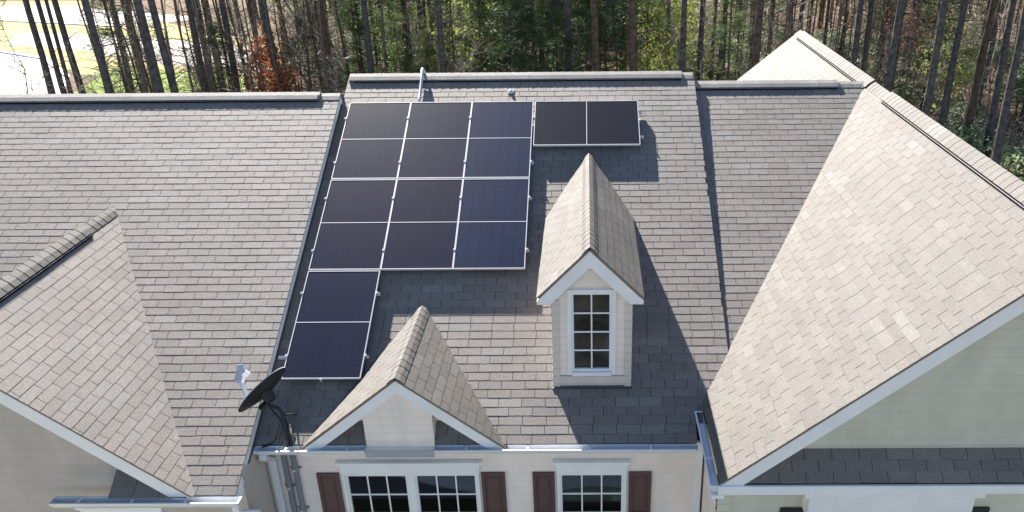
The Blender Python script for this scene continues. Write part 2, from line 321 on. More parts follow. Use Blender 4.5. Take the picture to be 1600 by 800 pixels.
def gutter(mb, a, b, out, w=.115, h=.10, mi=0, ends=True, straps=.62):
    """K-style open gutter from a to b (top inner line), opening upwards, projecting along out"""
    a = Vector(a); b = Vector(b); d = (b-a); L = d.length; d.normalize(); o = Vector(out); z = V(0, 0, 1); t = .004
    prof = [(0, 0), (0, -h), (w*.55, -h), (w*.78, -h*.55), (w*.95, -h*.35), (w, 0), (w-.018, .0), (w-.018, -.012)]
    for i in range(len(prof)-1):
        (p0, q0), (p1, q1) = prof[i], prof[i+1]
        mb.face([a+o*p0+z*q0, b+o*p0+z*q0, b+o*p1+z*q1, a+o*p1+z*q1], mi)
    for i in range(4):
        (p0, q0), (p1, q1) = prof[i], prof[i+1]
        mb.face([a+o*(p0+t)+z*(q0+t), b+o*(p0+t)+z*(q0+t), b+o*(p1-t)+z*(q1+t), a+o*(p1-t)+z*(q1+t)], mi)
    if ends:
        for e, sg in ((a, -1), (b, 1)):
            for off in (0, .004):
                mb.face([e+d*sg*off+o*p+z*q for p, q in prof[:6]], mi)
    k = straps*.5
    while k < L:
        mb.slab(a+d*k+z*(-.004), d, o, z, .022, w, .006, mi); k += straps

def window(parent, x0, x1, z0, z1, y, cols, rows, name='window', casing=.06, head=True, sashes=1, headh=.17, blind=True, hood=.05):
    """casing, sash, muntins and glass; opening x0..x1 / z0..z1 is the glass area plus sash"""
    w = MB()
    fy = y-.035
    w.box((x0-casing, fy, z0-casing), (x0, y+.03, z1+casing)); w.box((x1, fy, z0-casing), (x1+casing, y+.03, z1+casing))
    w.box((x0, fy, z1), (x1, y+.03, z1+casing)); w.box((x0, fy-.02, z0-casing), (x1, y+.03, z0))
    wob = w.build(name, M['white'], parent, bevel=.004)
    if head:
        h = MB(); zt = z1+casing+.002
        h.box((x0-casing-.01, fy-.012, zt), (x1+casing+.01, y+.01, zt+headh)); h.box((x0-casing-.045, fy-hood, zt+headh), (x1+casing+.045, y+.01, zt+headh+.028)); h.box((x0-casing-.028, fy-hood*.6, zt+headh-.03), (x1+casing+.028, y+.01, zt+headh-.002))
        h.build('window_header', M['white'], wob, bevel=.004)
    g = MB(); g.box((x0, y+.020, z0), (x1, y+.024, z1)); 
    fr = MB(); n = sashes; mw = .045
    ww = (x1-x0)/n
    for i in range(n):
        a = x0+i*ww; b = a+ww
        if i: fr.box((a-mw, fy+.004, z0), (a+mw, y+.026, z1)); a += mw
        if i < n-1: b -= mw
        sw = .028
        fr.box((a, y-.008, z0), (a+sw, y+.027, z1)); fr.box((b-sw, y-.008, z0), (b, y+.027, z1)); fr.box((a+sw, y-.008, z0), (b-sw, y+.027, z0+sw)); fr.box((a+sw, y-.008, z1-sw), (b-sw, y+.027, z1))
        a += sw; b -= sw; zz0 = z0+sw; zz1 = z1-sw
        for c in range(1, cols): xc = a+(b-a)*c/cols; fr.box((xc-.009, y+.008, zz0), (xc+.009, y+.019, zz1))
        for r in range(1, rows): zc = zz0+(zz1-zz0)*r/rows; fr.box((a, y+.006, zc-.009), (b, y+.0195, zc+.009))
    fr.build('window_frame', M['white'], wob)
    g.build('window_pane', M['glass'], wob)
    rm = MB(); rm.face([(x0-.13, y+.9, z0-.3), (x1+.13, y+.9, z0-.3), (x1+.13, y+.9, z1+.09), (x0-.13, y+.9, z1+.09)]); rm.face([(x0-.13, y+.9, z1+.085), (x1+.13, y+.9, z1+.085), (x1+.13, y+.05, z1+.085), (x0-.13, y+.05, z1+.085)])
    rm.face([(x0-.13, y+.05, z0-.3), (x1+.13, y+.05, z0-.3), (x1+.13, y+.9, z0-.3), (x0-.13, y+.9, z0-.3)])
    rm.face([(x0-.13, y+.05, z0-.3), (x0-.13, y+.9, z0-.3), (x0-.13, y+.9, z1+.09), (x0-.13, y+.05, z1+.09)]); rm.face([(x1+.13, y+.05, z0-.3), (x1+.13, y+.9, z0-.3), (x1+.13, y+.9, z1+.09), (x1+.13, y+.05, z1+.09)])
    rm.build('room', M['room'], wob)
    if blind:
        bl = MB(); z = z0
        while z < z1: bl.slab((x0+.02, y+.06, z), (1, 0, 0), V(0, .7, .7), V(0, -.7, .7), x1-x0-.04, .038, .003); z += .045
        bl.build('blind', M['blind'], wob)
    return wob

def shutter(parent, x0, x1, z0, z1, y, mt):
    s = MB(); f = .045
    s.box((x0, y-.032, z0), (x0+f, y-.004, z1)); s.box((x1-f, y-.032, z0), (x1, y-.004, z1)); s.box((x0+f, y-.032, z1-f), (x1-f, y-.004, z1)); s.box((x0+f, y-.032, z0), (x1-f, y-.004, z0+f))
    zm = (z0+z1)/2; s.box((x0+f, y-.032, zm-f/2), (x1-f, y-.004, zm+f/2))
    s.box((x0+f, y-.018, z0+f), (x1-f, y-.004, zm-f/2)); s.box((x0+f, y-.018, zm+f/2), (x1-f, y-.004, z1-f))
    s.box((x0+f+.03, y-.026, z0+f+.03), (x1-f-.03, y-.0185, zm-f/2-.03)); s.box((x0+f+.03, y-.026, zm+f/2+.03), (x1-f-.03, y-.0185, z1-f-.03))
    return s.build('shutter', mt, parent, bevel=.003)

def rake_board(mb, lo, hi, y0, y1, drop, mi=0):
    """board in the plane y0..y1 whose top edge runs lo->hi (x,z), plumb height drop"""
    (xa, za), (xb, zb) = lo, hi
    mb.hexa([(xa, y0, za-drop), (xb, y0, zb-drop), (xb, y1, zb-drop), (xa, y1, za-drop), (xa, y0, za), (xb, y0, zb), (xb, y1, zb), (xa, y1, za)], mi)

# ------------------------------------------------------------------ ground
def at(x, y, z=GZ):
    d = rt*((x-CX)/FPX)+dn*((y-CY)/FPX)+fw; k = (z-CAM.z)/d.z; return CAM+d*k
def sheet(name, pts, mt, dz):
    mb = MB(); mb.face([(p[0], p[1], GZ+dz) for p in pts]); o = mb.build(name, mt); return tag(o, kind='structure')
sheet('ground', [(-500, -300), (500, -300), (500, 700), (-500, 700)], M['ground'], 0)
def poly(pts): return [at(*p) for p in pts]
sheet('road', [(-140, 66), (-49, 66.5), (-41, 62), (-35, 55), (-31, 47), (-31, 40), (-140, 40)], M['concrete'], .012)
sheet('path', [(-49, 69), (-41, 66.4), (-32, 60.5), (-22, 56), (-21, 64), (-30, 68.5), (-39, 73), (-52, 76)], M['concrete'], .016)
sheet('lawn', [(-150, 66), (-49, 66.5), (-41, 62), (-35, 56), (-20, 52), (-19, 66), (-34, 76), (-60, 100), (-150, 100)], M['drylawn'], .004)
sheet('grass_verge', [(-33, 58.2), (-31, 47), (-26, 44), (-18, 44), (-18, 53), (-23, 55.6)], M['lawn'], .02)
sheet('far_road', [(-180, 84), (-60, 84), (-44, 79), (-36, 84), (-60, 96), (-180, 92)], M['concrete'], .024)
kb = MB(); 
for a, b in (((-140, 66), (-49, 66.5)), ((-49, 66.5), (-41, 62)), ((-41, 62), (-35, 55)), ((-35, 55), (-31, 47)), ((-180, 84), (-60, 84)), ((-60, 84), (-44, 79))): kb.bar((*a, GZ+.06), (*b, GZ+.06), .35, .14)
tag(kb.build('kerb', M['white']), kind='structure'); 
sheet('bounce_pavement', [(-30, -9.2), (40, -9.2), (40, -5), (-30, -5)], M['bounce_pave'], .012)  # unseen pavement, added to bounce sunlight onto the shaded front walls
sheet('unseen_street', [(-60, -24), (70, -24), (70, -9.2), (-60, -9.2)], mat('asphalt', (.10, .095, .09), .9, .2, noise=.75, nscale=.9), .010)  # unseen, laid dark and patchy for the dormer panes to reflect
sheet('front_lawn', [(-30, -5), (40, -5), (40, 1.5), (-30, 1.5)], M['drylawn'], .008)
a = MB(); c0 = V(4.9, -3.2, GZ+.03); N = 28
for i in range(N):
    t0 = pi*(.95+i*1.1/N); t1 = pi*(.95+(i+1)*1.1/N); P = lambda t, r: c0+V(cos(t)*r, sin(t)*r, 0)
    a.face([P(t0, 1.5), P(t1, 1.5), P(t1, 2.2), P(t0, 2.2)])
tag(a.build('garden_path', M['mulch']), kind='structure')

# ------------------------------------------------------------------ houses
T = .5385; AL = math.atan(T); SY = V(0, cos(AL), sin(AL)); NB = V(0, -cos(AL), sin(AL)); NM = V(0, -sin(AL), cos(AL)); X = V(1, 0, 0); Yv = V(0, 1, 0)
mid = empty('townhouse', (3.3, 7, GZ), 'beige townhouse in the middle with solar panels, narrow dormer and small gable', 'house', 'row of attached townhouses')
lef = empty('townhouse', (-2.5, 7, GZ), 'left townhouse with weathered shingles, taupe siding and big gable cut by the photo edge', 'house', 'row of attached townhouses')
rig = empty('townhouse', (9.6, 7, GZ), 'right townhouse with large bright cross gable roof over sage green siding', 'house', 'row of attached townhouses')

# --- middle main roof
YE, YR = 1.38, 7.37
O = lambda x, y, off=0: V(x, y, T*y+off)
mb = MB(); e = .125
shingles(mb, O(.60, YE), X, SY, 1.375, 2*e, seed=3); shingles(mb, O(2.83, YE), X, SY, 3.21, 2*e, seed=4)
SL = (YR-YE)/cos(AL)
shingles(mb, O(.60, YE)+SY*2*e, X, SY, 5.955, 2*e, seed=5)
shingles(mb, O(.60, YE)+SY*4*e, X, SY, 5.955, SL-4*e, seed=6)
shingles(mb, V(.60, 13.3, T*(2*YR-13.3)), X, NB, 5.955, (13.3-YR)/cos(AL), seed=7)
main = mb.build('roof', ROOF(), mid, tone=True)
mb = MB(); ridge_cap(mb, O(.62, YR), O(6.35, YR), -SY, V(0, cos(AL), -sin(AL)), raise_=.03, seed=2); ridge_cap(mb, O(6.35, YR), O(6.54, YR), -SY, V(0, cos(AL), -sin(AL)), raise_=.008, seed=2)
mb.build('ridge_cap', ROOF('shingle_cap'), main, tone=True)
mb = MB(); vent_strip(mb, O(.72, YR), O(6.33, YR), -SY); mb.build('ridge_vent', [M['vent_core'], M['lip']], main)
mb = MB(); mb.slab(O(6.528, 1.9)-NM*.155, X, SY, NM, .022, (YR-1.9)/cos(AL)-.02, .12); mb.build('rake_board', M['white'], mid)
# --- left main roof
LO, LE, LR = .175, .70, 6.74
mb = MB(); shingles(mb, O(-.15, LE, LO), X, SY, .75, .375, seed=13); shingles(mb, O(-6.2, LE, LO)+SY*.375, X, SY, 6.8, (LR-LE)/cos(AL)-.375, seed=11)
shingles(mb, V(-6.2, 12.7, T*(2*LR-12.7)+LO), X, NB, 6.8, (12.7-LR)/cos(AL), seed=12)
lroof = mb.build('roof', ROOF(), lef, tone=True)
mb = MB(); ridge_cap(mb, O(-6.2, LR, LO), O(.27, LR, LO), -SY, V(0, cos(AL), -sin(AL)), raise_=.032, seed=3); ridge_cap(mb, O(.27, LR, LO), O(.6, LR, LO), -SY, V(0, cos(AL), -sin(AL)), raise_=.008, seed=3); mb.build('ridge_cap', ROOF('shingle_cap'), lroof, tone=True)
mb = MB(); vent_strip(mb, O(-6.2, LR, LO), O(.25, LR, LO), -SY); mb.build('ridge_vent', [M['vent_core'], M['lip']], lroof)
mb = MB(); mb.slab(O(.572, LE, LO)-NM*.20, X, SY, NM, .024, (LR-LE)/cos(AL)-.02, .166); mb.slab(V(.572, 12.7, T*(2*LR-12.7)+LO-.2), X, NB, V(0, sin(AL), cos(AL)), .024, (12.7-LR)/cos(AL)-.1, .14); mb.build('rake_board', M['white'], lef)
mb = MB(); mb.slab(O(.597, 1.16, .012)+NM*.0, X, SY, NM, .012, (LR-1.2)/cos(AL), .03); mb.build('step_flashing', M['flash'], lef)
# --- right main roof
TR = .52; AR = math.atan(TR); SR = V(0, cos(AR), sin(AR)); NR_ = V(0, -cos(AR), sin(AR)); OR = lambda x, y: V(x, y, 1.085+TR*(y-2.03)); RR = 7.275
mb = MB(); shingles(mb, OR(6.50, 1.7), X, SR, 3.2, (RR-1.7)/cos(AR), seed=21); shingles(mb, V(6.5, 12.9, OR(0, 2*RR-12.9).z), X, NR_, 3.05, (12.9-RR)/cos(AR), seed=22)
rroof = mb.build('roof', ROOF(), rig, tone=True)
mb = MB(); ridge_cap(mb, OR(6.56, RR), OR(9.02, RR), -SR, V(0, cos(AR), -sin(AR)), raise_=.032, seed=5); ridge_cap(mb, OR(9.02, RR), OR(9.5, RR), -SR, V(0, cos(AR), -sin(AR)), raise_=.006, seed=5); mb.build('ridge_cap', ROOF('shingle_cap'), rroof, tone=True)
mb = MB(); vent_strip(mb, OR(6.58, RR), OR(9.0, RR), -SR); mb.build('ridge_vent', [M['vent_core'], M['lip']], rroof)

def gable(parent, xr, zr, ts, half, y0, y1, seed, name, capname=True, rdrop=.2, eave_z=None, vent=None, cap=True, k='shingle_sun_dimmed', cap_k=None):
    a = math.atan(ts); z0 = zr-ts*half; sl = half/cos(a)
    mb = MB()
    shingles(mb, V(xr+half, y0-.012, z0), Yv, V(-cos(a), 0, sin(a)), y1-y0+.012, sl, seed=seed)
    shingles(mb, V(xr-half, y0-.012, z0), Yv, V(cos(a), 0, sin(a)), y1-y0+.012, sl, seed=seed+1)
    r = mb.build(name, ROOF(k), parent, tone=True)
    return r, z0, a
def gable_caps(roof, xr, zr, a, segs, seed, w=.15, k='shingle_sun_dimmed'):
    mb = MB()
    for ya, yb, rz in segs: ridge_cap(mb, V(xr, ya, zr), V(xr, yb, zr), V(-cos(a), 0, -sin(a)), V(cos(a), 0, -sin(a)), raise_=rz, w=w, seed=seed)
    mb.build('ridge_cap', ROOF(k), roof, tone=True)
def rake_trim(parent, xr, zr, ts, half, y0, yb, drop, zcut, name='rake_board', mt='white'):
    """white plumb rake boards plus soffit, as one extruded chevron"""
    o = .034/cos(math.atan(ts)); zt = zr-o; ze = zr-ts*half-o; hx = half-.004
    mb = MB()
    for sg in (-1, 1):
        pts = [(xr, zt-drop), (xr, zt), (xr+sg*hx, ze)]
        zi = zt-drop; xi = (zi-zcut)/ts
        pts += [(xr+sg*hx, zcut), (xr+sg*min(xi, hx), zcut)] if zcut < ze else [(xr+sg*(zt-drop-ze+drop)/ts, ze-drop)]
        F = [(p[0], y0, p[1]) for p in pts]; B = [(p[0], y0+.024, p[1]) for p in pts]
        mb.face(F); mb.face(B)
        for i in range(len(F)): j = (i+1) % len(F); mb.face([F[i], F[j], B[j], B[i]])
        # soffit sloping under the overhang
        zl = max(ze-drop*.55, zcut+.01); xl = min(hx, (zt-drop*.55-zl)/ts)
        mb.face([(xr, y0+.024, zt-drop*.55), (xr+sg*xl, y0+.024, zl), (xr+sg*xl, yb, zl), (xr, yb, zt-drop*.55)])
    return mb.build(name, M[mt], parent)

# --- left cross gable
g2x, g2z, t2, h2, y2 = -2.365, 2.662, .8467, 2.482, .675
r, z0, a = gable(lef, g2x, g2z, t2, h2, y2, 4.62, 31, 'gable_roof', k='shingle')
gable_caps(r, g2x, g2z, a, [(y2-.01, 3.75, .032), (3.75, 4.5, .008)], 6, w=.15)
mb = MB(); 
for sg in (1, -1): vent_strip(mb, V(g2x, y2, g2z), V(g2x, 3.72, g2z), V(sg*cos(a), 0, -sin(a)))
mb.build('ridge_vent', [M['vent_core'], M['lip']], r)
rake_trim(lef, g2x, g2z, t2, h2, y2, .95, .20, .50)
# walls
def cut(xr, zr, ts, y): return [((xr, y, zr), V(ts, 0, 1)), ((xr, y, zr), V(-ts, 0, 1))]
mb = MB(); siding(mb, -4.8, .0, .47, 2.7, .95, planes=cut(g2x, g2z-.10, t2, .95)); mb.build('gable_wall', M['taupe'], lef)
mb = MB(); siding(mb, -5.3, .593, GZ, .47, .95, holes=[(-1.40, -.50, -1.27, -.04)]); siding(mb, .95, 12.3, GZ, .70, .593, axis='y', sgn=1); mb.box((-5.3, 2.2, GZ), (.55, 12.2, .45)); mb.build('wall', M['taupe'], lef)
mb = MB(); mb.box((.50, .925, GZ), (.60, .945, .5)); mb.box((.598, .945, GZ), (.61, 1.03, .5)); mb.build('corner_board', M['taupe'], lef)
# cornice return of the left gable
mb = MB(); sa = math.atan2(.74-.545, .95-.665)
shingles(mb, V(-.87, .665, .548), X, V(0, cos(sa), sin(sa)), 1.02, .35, seed=41, e=.125, thick=.02); cut_mesh(mb.build('cornice_return', ROOF(), lef, tone=True), cut(g2x, g2z-.07, t2, .95))
mb = MB(); mb.box((-1.5, .705, .42), (.56, .725, .535)); mb.box((-.86, .725, .42), (.56, .95, .44)); mb.build('fascia', M['white'], lef)
mb = MB(); gutter(mb, (-1.52, .70, .535), (.66, .70, .535), (0, -1, 0)); mb.build('gutter', M['gutter'], lef)
mb = MB(); mb.bar((.60, .66, .44), (.60, .66, .30), .085, .065, (0, 1, 0)); mb.bar((.60, .66, .32), (.68, .93, .10), .085, .065); mb.bar((.68, .93, .12), (.68, .93, GZ), .085, .065, (0, 1, 0)); mb.build('downspout', M['gutter'], lef, bevel=.01)
window(lef, -1.38, -.52, -1.25, -.06, .95, 3, 4, casing=.05, headh=.2)

# --- right cross gable
g3x, g3z, t3, h3, y3 = 9.587, 3.856, .829, 3.441, .35
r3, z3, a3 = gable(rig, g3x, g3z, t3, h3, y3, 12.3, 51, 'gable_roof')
gable_caps(r3, g3x, g3z, a3, [(y3-.01, 6.2, .034), (6.2, 7.05, .008), (7.05, 12.0, .034), (12., 12.3, .008)], 8, w=.17)
mb = MB()
for sg in (1, -1):
    for ya, yb in ((y3, 6.15), (7.1, 11.9)): vent_strip(mb, V(g3x, ya, g3z), V(g3x, yb, g3z), V(sg*cos(a3), 0, -sin(a3)), w=.17)
mb.build('ridge_vent', [M['vent_core'], M['lip']], r3)
rake_trim(rig, g3x, g3z, t3, h3, y3, .65, .20, .87)
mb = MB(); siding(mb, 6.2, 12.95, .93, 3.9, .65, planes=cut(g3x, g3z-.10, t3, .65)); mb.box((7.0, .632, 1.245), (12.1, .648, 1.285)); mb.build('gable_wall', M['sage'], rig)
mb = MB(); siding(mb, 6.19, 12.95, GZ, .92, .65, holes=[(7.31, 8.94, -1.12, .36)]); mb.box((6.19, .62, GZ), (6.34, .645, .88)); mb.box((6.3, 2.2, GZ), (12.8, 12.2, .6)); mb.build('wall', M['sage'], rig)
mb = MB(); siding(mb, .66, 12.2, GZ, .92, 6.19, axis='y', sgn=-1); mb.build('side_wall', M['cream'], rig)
sa = math.atan2(1.26-.985, .65-.36); mb = MB(); shingles(mb, V(6.21, .36, .985), X, V(0, cos(sa), sin(sa)), 6.7, .40, seed=61, thick=.02); cut_mesh(mb.build('pent_roof', ROOF(), rig, tone=True), cut(g3x, g3z-.07, t3, .65))
mb = MB(); mb.box((6.13, .325, .855), (12.98, .358, .972)); mb.box((6.13, .358, .855), (12.98, .65, .87)); mb.build('fascia', M['white'], rig, bevel=.004)
mb = MB(); gutter(mb, (6.140, .37, .955), (6.140, 1.74, .955), (-1, 0, 0), w=.10, h=.09, straps=.9); mb.build('gutter', M['gutter'], rig)
mb = MB(); mb.box((6.055, .33, .80), (6.2, .62, .85)); mb.build('soffit', M['white'], rig)
mb = MB(); mb.box((7.17, .42, .40), (9.02, .648, .852)); mb.box((7.10, .36, .76), (9.09, .42, .853)); mb.build('window_hood', M['white'], rig, bevel=.012)
window(rig, 7.33, 8.92, -1.1, .34, .65, 3, 4, head=False, sashes=2, casing=.05)
for x0, x1 in ((6.92, 7.19), (9.03, 9.33)): shutter(rig, x0, x1, -1.1, .40, .64, M['black'])

# --- small gable of the middle house
g1x, g1z, t1, h1, y1 = 2.44, 1.725, .80, 1.275, 1.35
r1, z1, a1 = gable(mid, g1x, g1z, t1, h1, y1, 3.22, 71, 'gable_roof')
gable_caps(r1, g1x, g1z, a1, [(y1-.01, 3.12, .006)], 10, w=.13)
rake_trim(mid, g1x, g1z, t1, h1, y1, 1.6, .165, .60)
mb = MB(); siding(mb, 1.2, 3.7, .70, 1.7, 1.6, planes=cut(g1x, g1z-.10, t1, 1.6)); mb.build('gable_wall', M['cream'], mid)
sa = math.atan2(.95-.735, 1.6-1.375)
for x0, x1, sd in ((1.17, 1.975, 81), (2.83, 3.70, 82)):
    mb = MB(); shingles(mb, V(x0, 1.375, .745), X, V(0, cos(sa), sin(sa)), x1-x0, .31, seed=sd, thick=.02); mb.box((x1-.02 if x0 < 2 else x0, 1.39, .60), (x1 if x0 < 2 else x0+.02, 1.59, .80)); cut_mesh(mb.build('cornice_return', ROOF(), mid, tone=True), cut(g1x, g1z-.07, t1, 1.6))
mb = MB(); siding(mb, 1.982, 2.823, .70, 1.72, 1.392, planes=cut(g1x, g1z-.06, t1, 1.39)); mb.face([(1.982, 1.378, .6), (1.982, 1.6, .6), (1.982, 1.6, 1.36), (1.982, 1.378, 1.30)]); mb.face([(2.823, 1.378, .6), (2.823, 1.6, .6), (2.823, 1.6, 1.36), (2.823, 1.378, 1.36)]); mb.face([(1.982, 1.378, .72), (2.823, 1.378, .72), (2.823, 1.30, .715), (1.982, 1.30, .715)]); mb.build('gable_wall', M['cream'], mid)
mb = MB(); mb.box((1.982, 1.292, .615), (2.823, 1.308, .715)); mb.build('fascia', M['bandgrey'], mid)
mb = MB(); mb.box((.61, 1.385, .60), (1.975, 1.40, .70)); mb.box((2.83, 1.385, .60), (6.04, 1.40, .70)); mb.box((.61, 1.40, .60), (1.975, 1.6, .615)); mb.box((2.83, 1.40, .60), (6.04, 1.6, .615)); mb.build('soffit', M['white'], mid)
for x0, x1 in ((.62, 1.975), (2.83, 6.035)):
    mb = MB(); gutter(mb, (x0, 1.382, .728), (x1, 1.382, .728), (0, -1, 0), w=.11, h=.09, straps=.75); mb.build('gutter', M['gutter'], mid)
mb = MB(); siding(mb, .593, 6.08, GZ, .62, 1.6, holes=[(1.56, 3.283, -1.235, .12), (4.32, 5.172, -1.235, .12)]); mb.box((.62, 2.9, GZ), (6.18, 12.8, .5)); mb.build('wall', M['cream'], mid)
mb = MB(); mb.box((6.06, 1.56, GZ), (6.15, 1.598, .62)); mb.build('corner_board', M['white'], mid)
ds = MB(); ds.bar((.70, 1.33, .645), (.70, 1.33, .56), .085, .06, (0, 1, 0)); ds.bar((.70, 1.33, .58), (.70, 1.55, .38), .085, .06); ds.bar((.70, 1.55, .40), (.70, 1.55, GZ), .09, .062, (0, 1, 0)); ds.build('downspout', M['gutter'], mid, bevel=.01)
for xc, zs in ((.855, (-.05, -1.2)), (.972, (.24, -.42, -1.4))):
    mb = MB(); mb.tube([(xc, 1.545, GZ), (xc, 1.545, .60)], .034, 12); c = mb.build('conduit', M['greypipe'], mid, smooth=True)
    for z in zs:
        mb = MB(); mb.tube([(xc, 1.545, z-.03), (xc, 1.545, z+.03)], .041, 12); mb.box((xc-.07, 1.57, z-.012), (xc+.07, 1.59, z+.012)); mb.build('strap', M['greypipe'], c)
        mb = MB(); mb.tube([(xc, 1.49, z), (xc, 1.51, z)], .012, 8); mb.build('bolt', M['white'], c)
window(mid, 1.575, 3.268, -1.22, .105, 1.6, 3, 4, sashes=2, casing=.035, headh=.17)
window(mid, 4.335, 5.157, -1.22, .105, 1.6, 3, 4, casing=.035, headh=.17, blind=False)
for x0, x1 in ((1.217, 1.505), (3.33, 3.635), (3.988, 4.270), (5.222, 5.512)): shutter(mid, x0, x1, -1.22, .146, 1.592, M['maroon'])

# --- dormer
dx, dz, td, hd, yd = 4.74, 3.10, 1.015, .65, 1.99
rd, zd, ad = gable(mid, dx, dz, td, hd, yd, 5.78, 91, 'dormer_roof')
gable_caps(rd, dx, dz, ad, [(yd-.01, 5.70, .006)], 12, w=.13)
rake_trim(mid, dx, dz, td, hd, yd, 2.1, .21, 2.345, name='dormer_trim')
mb = MB(); mb.box((4.10, 2.016, 2.345), (4.265, 2.12, 2.365)); mb.box((5.255, 2.016, 2.345), (5.385, 2.12, 2.365)); 
mb.box((4.095, 2.02, 2.345), (4.25, 4.7, 2.36)); mb.box((5.26, 2.02, 2.345), (5.385, 4.7, 2.36)); mb.build('dormer_soffit', M['white'], mid)
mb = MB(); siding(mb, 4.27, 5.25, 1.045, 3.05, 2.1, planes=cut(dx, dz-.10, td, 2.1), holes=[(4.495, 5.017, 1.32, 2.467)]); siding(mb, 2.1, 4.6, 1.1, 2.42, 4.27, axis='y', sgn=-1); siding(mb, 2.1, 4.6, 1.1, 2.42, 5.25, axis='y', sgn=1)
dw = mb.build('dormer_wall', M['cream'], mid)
mb = MB(); mb.box((4.262, 2.066, 1.115), (4.35, 2.088, 2.36)); mb.box((5.17, 2.066, 1.115), (5.258, 2.088, 2.36)); mb.box((4.35, 2.068, 1.13), (5.17, 2.086, 1.27)); mb.build('corner_board', M['beige'], dw, bevel=.004)
mb = MB(); mb.box((4.25, 2.03, 1.098), (5.27, 2.09, 1.112)); mb.build('flashing', M['flash'], dw)
window(mid, 4.507, 5.005, 1.335, 2.455, 2.1, 2, 4, name='dormer_window', casing=.052, head=False, blind=False)

# ------------------------------------------------------------------ solar array
PW, PL, GAP = 1.016, 1.70, .025; X0, Y0, PH = .7745, 7.5762, .108; PITCH = PW+.0021
def panel(u, v, land, key, label, clamps):
    """u across, v down the slope from the array's top left corner"""
    c = X*(X0+u)+SY*(Y0-v)+NM*PH
    W_, L_ = (PL, PW) if land else (PW, PL)
    D = -SY
    root = empty('solar_panel', c+X*W_/2+D*L_, label, 'solar panel', 'solar panels on the middle roof')
    t = .035; f = .011
    P = lambda a, b, h: c+X*a+D*b+NM*h
    fr = MB()
    def bx(a0, b0, a1, b1, h0, h1): fr.hexa([P(a0, b1, h0), P(a1, b1, h0), P(a1, b0, h0), P(a0, b0, h0), P(a0, b1, h1), P(a1, b1, h1), P(a1, b0, h1), P(a0, b0, h1)])
    bx(0, 0, f, L_, -t, 0); bx(W_-f, 0, W_, L_, -t, 0); bx(f, 0, W_-f, f, -t, 0); bx(f, L_-f, W_-f, L_, -t, 0)
    if land: bx(W_/2-.005, f, W_/2+.005, L_-f, -.006, -.001)
    else: bx(f, L_/2-.005, W_-f, L_/2+.005, -.006, -.001)
    fr.build('frame', M['alum'], root)
    me = bpy.data.meshes.new('cells'); bm = bmesh.new(); uvl = bm.loops.layers.uv.new('uv')
    for h in (-.003, -.030):
        vs = [bm.verts.new(P(f, L_-f, h)), bm.verts.new(P(W_-f, L_-f, h)), bm.verts.new(P(W_-f, f, h)), bm.verts.new(P(f, f, h))]
        fc = bm.faces.new(vs); uvs = ((0, 0), (1, 0), (1, 1), (0, 1)) if not land else ((0, 0), (0, 1), (1, 1), (1, 0))
        for l, q in zip(fc.loops, uvs): l[uvl].uv = q
    bm.to_mesh(me); bm.free(); me.materials.append(M[key]); link('cells', me, root)
    for a, b in clamps:
        cm = MB(); p = P(a, b, 0); cm.slab(p-X*.012-SY*.015, X, SY, NM, .024, .030, .006); cm.slab(p-X*.008-SY*.015-NM*.06, X, SY, NM, .016, .030, .06); cm.tube([p+NM*.008, p+NM*.016], .007, 6); cm.build('clamp', M['alum'], root)
cols = ['left', 'middle', 'right']; keys = ['cell_a', 'cell_a', 'cell_b']
for j in range(2):
    for i in range(3):
        cl = [(-.012, PL*.22), (-.012, PL*.80)]
        if i == 2: cl += [(PW+.012, PL*.22), (PW+.012, PL*.80)]
        lab = ('upper' if j == 0 else 'second') + ' row dark solar panel in the ' + cols[i]+' column of the array'
        panel(i*PITCH, j*(PL+GAP), False, keys[i], lab, cl)
panel(0, 2*(PL+GAP), False, 'cell_a', 'lowest solar panel, alone in its row above the satellite dish', [(-.012, PL*.22), (PW+.012, PL*.22), (PW+.012, PL*.8), (-.012, PL*.8), (PW/2, PL+.008)])
panel(3*PITCH+.028, 0, True, 'cell_c', 'solar panel lying sideways at the upper right, above the dormer', [(PL+.012, PW*.45)])
def rail(u0, u1, v, lab):
    mb = MB(); p = X*(X0+u0)+SY*(Y0-v)+NM*(PH-.085); mb.slab(p, X, SY, NM, u1-u0, .032, .046)
    o = mb.build('mounting_rail', M['alum'])
    for k in range(int((u1-u0)/.9)+1): 
        f = MB(); q = p+X*(.15+k*.9); f.slab(q+SY*.034-NM*.035, X, SY, NM, .04, .008, .06); f.slab(q-SY*.03-NM*.039, X, SY, NM, .04, .09, .006); b = f.build('foot', M['darkm'], o)
    tag(o, lab, 'rail', 'rails under the solar panels')
for n, v, u0, u1 in (('top', PL*.22, -.03, 3.1), ('second', PL*.8, -.03, 3.1), ('third', PL*1.22+GAP, -.03, 3.1), ('fourth', PL*1.8+GAP, -.03, 3.1), ('fifth', PL*2.22+2*GAP, -.03, 1.06)):
    rail(u0, u1, v, 'aluminium mounting rail, %s one down, hidden under the solar panels' % n)
rail(-.125, 1.06, PL*2.8+2*GAP+.015, 'aluminium rail end sticking out left of the lowest solar panel')
rail(3.1, 4.85, PW*.25, 'upper aluminium rail under the sideways solar panel'); rail(3.1, 4.85, PW*.8, 'lower aluminium rail under the sideways solar panel')

